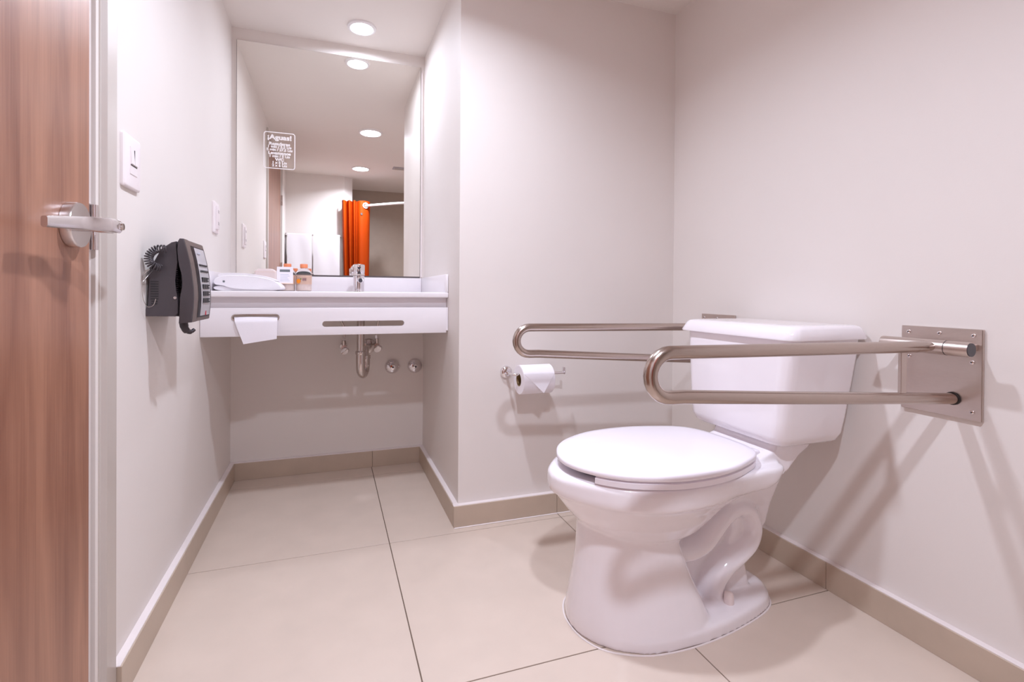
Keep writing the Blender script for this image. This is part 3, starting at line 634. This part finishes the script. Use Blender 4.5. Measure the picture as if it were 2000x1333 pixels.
def bx(x0, x1, h, z): return rrect(x0, x1, TY-h, TY+h, z, 0.015)
loft([bx(1.03, 1.125, 0.055, 0.02), bx(1.035, 1.11, 0.05, 0.10), bx(1.04, 1.12, 0.045, 0.14), bx(1.06, 1.183, 0.05, 0.20), bx(1.04, 1.19, 0.06, 0.26), bx(1.0, 1.198, 0.085, 0.34), bx(0.99, 1.20, 0.10, 0.375)], bm)
loft([bx(1.04, 1.12, 0.13, 0.35), bx(1.05, 1.19, 0.115, 0.375), bx(1.08, 1.235, 0.11, 0.41), bx(1.135, 1.27, 0.11, 0.43), bx(1.14, 1.28, 0.11, 0.447)], bm)
me = bpy.data.meshes.new('bowl'); bmesh.ops.recalc_face_normals(bm, faces=bm.faces[:]); bm.to_mesh(me); bm.free(); me.materials.append(M['ceramic'])
bowl = bpy.data.objects.new('bowl', me); C.collection.objects.link(bowl)
md = bowl.modifiers.new('r', 'REMESH'); md.mode = 'VOXEL'; md.voxel_size = 0.0042; md.use_smooth_shade = True
ms = bowl.modifiers.new('s', 'SMOOTH'); ms.factor = 0.6; ms.iterations = 5
bpy.context.view_layer.update(); bake(bowl)
for p in bowl.data.polygons: p.use_smooth = True
bowl.parent = to; bowl.location = -Vector(to.location)
# lid and seat
LT = [(0.555, 0), (0.560, 0.035), (0.573, 0.068), (0.600, 0.110), (0.65, 0.152), (0.73, 0.187), (0.80, 0.198), (0.87, 0.197), (0.93, 0.187), (0.99, 0.168), (1.038, 0.148), (1.068, 0.124), (1.086, 0.090), (1.093, 0.045), (1.095, 0)]
def lidring(d, z, tab=LT):
    pts = [Vector((x, TY-h, z)) for x, h in tab]+[Vector((x, TY+h, z)) for x, h in tab[-2:0:-1]]
    n = len(pts); out = []
    for i in range(n):
        a, b, c, e = pts[i-1], pts[i], pts[(i+1) % n], pts[(i+2) % n]
        for j in range(4):
            t_ = j/4; out.append(0.5*((2*b)+(c-a)*t_+(2*a-5*b+4*c-e)*t_*t_+(3*b-a-3*c+e)*t_**3))
    cx = 0.83; ca, sa = math.cos(math.radians(4)), math.sin(math.radians(4)); res = []
    for p in out:
        a, b = (p.x-cx)*(1-d/0.27), (p.y-TY)*(1-d/0.195); res.append(Vector((cx+a*ca-b*sa, TY+a*sa+b*ca, p.z)))
    return res
obj('lid', loft([lidring(0.012, 0.4215), lidring(0.002, 0.4217), lidring(0.0, 0.4235), lidring(0.0, 0.4300), lidring(0.0015, 0.4338), lidring(0.005, 0.4358), lidring(0.02, 0.4368), lidring(0.08, 0.4380), lidring(0.14, 0.4384)]), 'seat', to, angle=50)
# open-front seat ring
out_ = lidring(0.002, 0); inn = lidring(0.062, 0); keep = [i for i, p in enumerate(out_) if not (p.x < 0.66 and abs(p.y-TY) < 0.098)]
n = len(out_); start = next(i for i in keep if (i-1) % n not in keep); seq = [(start+k) % n for k in range(len(keep))]
bm = bmesh.new(); R = []
for i in seq:
    a, b = out_[i], inn[i]; mdp = a.lerp(b, 0.12); md2 = b.lerp(a, 0.12)
    R.append([Vector((p.x, p.y, z)) for p, z in ((a, 0.4040), (a, 0.4165), (mdp, 0.4198), (md2, 0.4198), (b, 0.4150), (b, 0.4055), (md2, 0.4030), (mdp, 0.4022))])
obj('seat', loft(R), 'seat', to, angle=50)
for s_ in (-1, 1): obj('seat_hinge', box(1.088, 1.112, TY+s_*0.075-0.014, TY+s_*0.075+0.014, 0.401, 0.428, 0.005, 3), 'seat', to)
# tank
TKY = 1.118
def tk(x0, x1, h, z, r=0.035, rb=0.02): return rrect(x0, x1, TKY-h, TKY+h, z, r, 7, rb)
obj('tank', loft([tk(1.150, 1.300, 0.130, 0.4445, 0.03), tk(1.128, 1.318, 0.152, 0.447), tk(1.116, 1.330, 0.163, 0.455), tk(1.110, 1.338, 0.171, 0.475), tk(1.109, 1.345, 0.176, 0.52), tk(1.110, 1.355, 0.183, 0.60), tk(1.113, 1.366, 0.192, 0.70), tk(1.115, 1.368, 0.194, 0.737)]), 'ceramic', to, angle=60)
obj('tank_lid', loft([tk(1.110, 1.370, 0.200, 0.7315, 0.03), tk(1.100, 1.376, 0.2085, 0.7330, 0.03), tk(1.099, 1.377, 0.2095, 0.7370, 0.03), tk(1.112, 1.372, 0.2015, 0.7600, 0.03), tk(1.117, 1.369, 0.197, 0.7660, 0.03), tk(1.128, 1.360, 0.187, 0.7695, 0.03), tk(1.16, 1.34, 0.16, 0.7705, 0.03)]), 'ceramic', to, angle=60)
for y in (TKY-0.085, TKY+0.085): obj('tank_bolt', box(1.15, 1.165, y-0.012, y+0.012, 0.436, 0.446, 0.001, 1), 'dark_rubber', to)
bc = obj('bolt_cap', lathe([(0, 0), (0.0125, 0), (0.0130, 0.002), (0.0118, 0.022), (0.0100, 0.0265), (0.006, 0.029), (0, 0.0295)], (1.003, TY-0.094, 0.0355), (0, 0, 1), 28), 'soap', to)
obj('bolt_cap', lathe([(0, 0), (0.0125, 0), (0.0130, 0.002), (0.0118, 0.022), (0.0100, 0.0265), (0.006, 0.029), (0, 0.0295)], (1.003, TY+0.094, 0.0355), (0, 0, 1), 28), 'soap', to)
A = [Vector((p.x, p.y, 0)) for p in outline(0.587, 1.193, 0.1590, 0, 0, FT)]
bm = tube([(p.x, p.y, 0.0003) for p in A+[A[0]]], 0.0024, 8)
obj('caulk_bead', bm, 'caulk', to)

# ================================================================== GRAB BARS
def grab_bar(by, py, label, group='folding grab bars'):
    t = thing('grab_bar', label, 'grab bar', (XR, py, 0.57), group)
    r = 0.0128; s = -1 if by < py else 1
    # tube: lower leg from plate, U turn, upper leg to hinge
    zt0, zt1, zb0, zb1 = 0.7355, 0.7440, 0.6120, 0.6625
    xw, xu, xe = 1.375, 0.595, 1.270
    cz = (zt1+zb1)/2; R_ = (zt1-zb1)/2
    P = [(xw, zb0), (1.2, zb0+(zb1-zb0)*(xw-1.2)/(xw-xu)), (0.9, zb0+(zb1-zb0)*(xw-0.9)/(xw-xu)), (xu+0.02, zb1-0.0005)]
    for k in range(0, 13):
        a = math.radians(-90-180*k/12); P.append((xu-0.010+R_*1.02*math.cos(a), cz+R_*math.sin(a)))
    P += [(xu+0.02, zt1-0.0002), (0.9, zt1+(zt0-zt1)*(0.9-xu)/(xe-xu)), (1.2, zt1+(zt0-zt1)*(1.2-xu)/(xe-xu)), (xe, zt0)]
    obj('bar_tube', tube([(x, by, z) for x, z in P], r, 24, ref=(0, 1, 0)), 'steel', t, angle=60)
    # flattened end joining the hinge barrel
    rings = []
    for x, hy, hz_ in ((xe-0.03, 0.0128, 0.0128), (xe-0.005, 0.0128, 0.0128), (xe+0.018, 0.0120, 0.0100), (xe+0.032, 0.0105, 0.0085)):
        rings.append([Vector((x, by+hy*math.cos(2*PI*k/20), 0.7355+hz_*math.sin(2*PI*k/20))) for k in range(20)])
    obj('tube_end', loft(rings), 'steel', t)
    y0, y1 = by+s*0.068, by-s*0.105
    d = (1 if y1 > y0 else -1)
    b = obj('hinge_barrel', lathe([(0, 0), (0.0158, 0), (0.0162, 0.001), (0.0162, abs(y1-y0)), (0, abs(y1-y0))], (1.305, y0, 0.7345), (0, d, 0), 32), 'steel_plate', t)
    obj('end_cap', lathe([(0, 0), (0.0145, 0), (0.0145, 0.0012), (0, 0.0012)], (1.305, y0, 0.7345), (0, -d, 0), 28), 'dark_glass', b)
    ym = by+s*0.026
    obj('barrel_ring', lathe([(0, 0), (0.0166, 0), (0.0166, 0.0012), (0, 0.0012)], (1.305, ym, 0.7345), (0, 1, 0), 28), 'dark_rubber', b)
    obj('plate', box(XR-0.0095, XR-0.0004, py-0.0800, py+0.0800, 0.5690, 0.7755, 0.0012, 1), 'steel_plate', t)
    for yc in (py-0.072, py+0.062):
        obj('hinge_lug', box(1.308, XR-0.009, yc, yc+0.010, 0.7270, 0.7420, 0.001, 1), 'steel_plate', t)
    obj('bar_socket', lathe([(0, 0), (0.0150, 0), (0.0150, 0.004), (0, 0.004)], (XR-0.0090, by, 0.6125), (-1, 0, 0), 28), 'dark_rubber', t)
    obj('strut', box(1.193, 1.211, by-0.0035, by+0.0035, 0.630, 0.728, 0.0008, 1), 'steel_plate', t)
    scr = None
    for yy, zz in ((py-0.064, 0.7610), (py, 0.7620), (py+0.064, 0.7610), (py-0.062, 0.7005), (py+0.062, 0.7005), (py-0.063, 0.5880), (py+0.063, 0.5880)):
        q = obj('screw', lathe([(0, 0), (0.0045, 0), (0.0040, 0.002), (0.0020, 0.0030), (0, 0.0030)], (XR-0.0095, yy, zz), (-1, 0, 0), 14), 'chrome', t)
        obj('screw_socket', lathe([(0, 0), (0.0017, 0), (0.0017, 0.0003), (0, 0.0003)], (XR-0.0125, yy, zz), (-1, 0, 0), 6), 'dark_rubber', q)
grab_bar(0.727, 0.7545, 'brushed steel fold-down grab bar on the near side of the toilet')
grab_bar(1.378, 1.4475, 'brushed steel fold-down grab bar on the far side, behind the toilet tank')

# ================================================================== TOILET PAPER
rx0, rx1, ry, rz, rr = 0.653, 0.775, 1.632, 0.5305, 0.0525
t = thing('paper_holder', 'chrome toilet paper holder screwed to the back wall', 'paper holder', (0.63, YM, 0.553))
obj('rose', lathe([(0, 0), (0.0235, 0), (0.0235, 0.005), (0.020, 0.011), (0.012, 0.015), (0, 0.015)], (0.630, YM-0.0003, 0.553), (0, -1, 0), 30), 'chrome', t)
obj('arm', tube(spline([(0.630, YM-0.012, 0.553), (0.630, YM-0.045, 0.553), (0.634, YM-0.064, 0.553), (0.646, ry, 0.553), (0.70, ry, 0.553), (0.80, ry, 0.553), (0.832, ry, 0.553)], 6), 0.0052, 14), 'chrome', t)
obj('end_stop', box(0.831, 0.838, ry-0.007, ry+0.007, 0.5475, 0.5740, 0.002, 2), 'chrome', t)
t = thing('toilet_roll', 'white toilet paper roll with its end folded to a point', 'toilet paper', (0.71, ry, rz-rr))
RI = 0.0235; prof = [(RI, 0.0), (rr-0.001, 0.0), (rr, 0.001), (rr, rx1-rx0-0.001), (rr-0.001, rx1-rx0), (RI, rx1-rx0)]
bm = bmesh.new(); S = 48
rz = 0.553-RI+0.0052
V = [[bm.verts.new((rx0+d, ry+r*math.cos(2*PI*k/S), rz+r*math.sin(2*PI*k/S))) for k in range(S)] for r, d in prof]
for a, b in zip(V, V[1:]+V[:1]):
    for i in range(S): bm.faces.new((a[i], a[(i+1) % S], b[(i+1) % S], b[i]))
obj('paper', bm, 'paper', t)
bm = bmesh.new()
V = [[bm.verts.new((x, ry+r*math.cos(2*PI*k/S), rz+r*math.sin(2*PI*k/S))) for k in range(S)] for r, x in ((RI, rx0-0.0003), (RI-0.0012, rx0-0.0003), (RI-0.0012, rx1+0.0003), (RI, rx1+0.0003))]
for a, b in zip(V, V[1:]+V[:1]):
    for i in range(S): bm.faces.new((a[i], a[(i+1) % S], b[(i+1) % S], b[i]))
obj('cardboard_core', bm, 'cardboard', t)
# folded pointed end lying over the front of the roll
bm = bmesh.new(); n = 14; G = []
for i in range(n+1):
    f = i/n; a = math.radians(125+f*(215-125)); r = rr+0.0008
    if i > 6: q = (i-6)/(n-6)
    else: q = 0
    xm = rx0+(rx1-rx0)*0.62; x0 = rx0+0.001+(xm-rx0)*q; x1 = rx1-0.001-(rx1-xm)*q
    L_ = f*0.128; arc = (rr+0.0012)*PI*0.44
    if L_ <= arc: a_ = PI/2+L_/(rr+0.0012); yy, zz = ry+(rr+0.0012)*math.cos(a_), rz+(rr+0.0012)*math.sin(a_)
    else:
        a_ = PI/2+PI*0.44; d_ = L_-arc; yy, zz = ry+(rr+0.0012)*math.cos(a_)-d_*0.03, rz+(rr+0.0012)*math.sin(a_)-d_
    G.append([bm.verts.new((x, yy, zz)) for x in (x0, (x0+x1)/2, x1+0.0001)])
for a, b in zip(G[:-1], G[1:]):
    for k in range(2): bm.faces.new((a[k], a[k+1], b[k+1], b[k]))
bmesh.ops.recalc_face_normals(bm, faces=bm.faces[:]); bmesh.ops.solidify(bm, geom=bm.faces[:], thickness=0.0012)
obj('folded_end', bm, 'paper', t)

# ================================================================== SEEN IN THE MIRROR: towels, curtain, rod, vent
t = thing('towel_rack', 'chrome towel bar on the white wall seen in the mirror', 'towel rack', (-0.15, YT, 1.41))
BY, BZ = -0.245, 1.408
obj('bar', tube([(-0.412, BY, BZ), (0.100, BY, BZ)], 0.008, 14), 'chrome', t)
for x in (-0.408, 0.094): obj('post', tube([(x, YT+0.0003, BZ), (x, BY, BZ)], 0.009, 12), 'chrome_dull', t)
obj('shade_strip', box(-0.4165, -0.4085, BY-0.004, BY+0.004, 1.05, 1.42, 0.001, 1), 'phone_darker', t)  # dark strip standing in for the shaded gap beside the towels
def hang(x0, x1, lab):
    bm = bmesh.new(); pr = []
    n = 16; zb = 0.78; r = 0.013
    for z in (zb, 0.95, 1.1, 1.25, 1.35): pr.append((BY-r-0.002, z))
    for k in range(9): a = PI-PI*k/8; pr.append((BY+r*math.cos(a), BZ+r*math.sin(a)))
    for z in (1.35, 1.25, 1.1, 0.95, zb-0.01): pr.append((BY+r+0.004, z))
    G = []
    for i in range(n+1):
        u = i/n; x = x0+(x1-x0)*u
        G.append([bm.verts.new((x, y+0.0035*math.sin(u*9+z*5)*(1 if z < 1.38 else 0.2), z)) for y, z in pr])
    for a, b in zip(G[:-1], G[1:]):
        for k in range(len(pr)-1): bm.faces.new((a[k], a[k+1], b[k+1], b[k]))
    bmesh.ops.recalc_face_normals(bm, faces=bm.faces[:]); bmesh.ops.solidify(bm, geom=bm.faces[:], thickness=0.005)
    o = obj('hanging_towel', bm, 'terry', None, angle=80); tag(o, lab, 'towel', 'white towels on the towel bar')
hang(-0.399, -0.173, 'narrower white towel on the bar, nearer the door hinge in the mirror')
hang(-0.161, 0.088, 'wider white towel on the bar, next to the orange curtain in the mirror')
RZ = 1.735
rodp = spline([(0.185, -0.393, RZ), (0.262, -0.335, RZ), (0.345, -0.268, RZ), (0.50, -0.13, RZ), (0.69, 0.015, RZ), (0.95, 0.05, RZ), (1.2, -0.08, RZ), (1.3845, -0.25, RZ)], 8)
t = thing('shower_rod', 'white curved shower curtain rod seen in the mirror', 'curtain rod', (0.185, -0.393, RZ))
obj('rod', tube(rodp, 0.0125, 16), 'rod', t)
obj('flange', lathe([(0, -0.004), (0.028, -0.004), (0.026, 0.008), (0, 0.010)], (0.183, -0.3935, RZ), (0.65, 0.76, 0), 24), 'rod', t)
obj('flange', lathe([(0, 0), (0.028, 0), (0.026, 0.008), (0, 0.010)], (XR-0.0002, -0.25, RZ), (-1, 0, 0), 24), 'rod', t)
t = thing('shower_curtain', 'bright orange shower curtain bunched on the rod, seen in the mirror', 'curtain', (0.24, -0.28, RZ))
plan = [(0.388, -0.315), (0.375, -0.292), (0.352, -0.272), (0.315, -0.258), (0.285, -0.262), (0.268, -0.285), (0.256, -0.315), (0.246, -0.300), (0.238, -0.262), (0.228, -0.245), (0.218, -0.262), (0.210, -0.300), (0.202, -0.310), (0.192, -0.268), (0.180, -0.238), (0.168, -0.255), (0.160, -0.295), (0.152, -0.300), (0.140, -0.255), (0.126, -0.228), (0.112, -0.245), (0.106, -0.285)]
pl = [p for p in spline([(x, y, 0) for x, y in plan], 4)]; n = len(pl)
bm = bmesh.new(); G = []
zrows = [1.785-0.0*k for k in range(1)]+[1.74, 1.68, 1.6, 1.5, 1.38, 1.25, 1.1, 0.9, 0.6, 0.3, 0.10]
for z in zrows:
    f = min(1, (1.785-z)/0.9); row = []
    for i, p in enumerate(pl):
        u = i/(n-1); zz = z-0.012*u*(1 if z > 1.2 else 0); dx = (0.022*u+0.004)*f; dy = 0.006*math.sin(7*z+9*u)*f
        row.append(bm.verts.new((p.x+dx*(1 if u > 0.15 else 0.2)-0.01*f*(1-u)*(u < 0.5), p.y+dy, zz)))
    G.append(row)
for a, b in zip(G[:-1], G[1:]):
    for k in range(n-1): bm.faces.new((a[k], a[k+1], b[k+1], b[k]))
bmesh.ops.recalc_face_normals(bm, faces=bm.faces[:]); bmesh.ops.solidify(bm, geom=bm.faces[:], thickness=0.0012)
obj('curtain_cloth', bm, 'curtain', t, angle=80)
def gring(c, ax, r1, r2, nm, mt):
    A = Vector(ax).normalized(); up_ = Vector((0, 0, 1)); N_ = A.cross(up_).normalized(); pts = [Vector(c)+N_*r1*math.cos(2*PI*k/24)+up_*r1*math.sin(2*PI*k/24) for k in range(25)]
    return obj(nm, tube(pts, r2, 8), mt, t)
gring((0.340, -0.263, RZ), (0.35, 0.94, 0), 0.025, 0.0065, 'grommet', 'rod')
obj('eyelet', lathe([(0, 0), (0.013, 0), (0.012, 0.003), (0.006, 0.004), (0, 0.004)], (0.300, -0.2555, RZ-0.088), (0, 1, 0), 18), 'chrome', t)
t = thing('ceiling_vent', 'small grey slotted ceiling vent seen at the mirror edge', 'vent', (0.63, 0.175, ZC))
bm = box(0.56, 0.70, 0.135, 0.215, ZC-0.008, ZC-0.0002, 0.002, 1); vt = obj('vent_frame', bm, 'vent', t)
for k in range(4): obj('louvre', box(0.572, 0.688, 0.147+k*0.016, 0.155+k*0.016, ZC-0.011, ZC-0.007), 'frame', t, smooth=False)
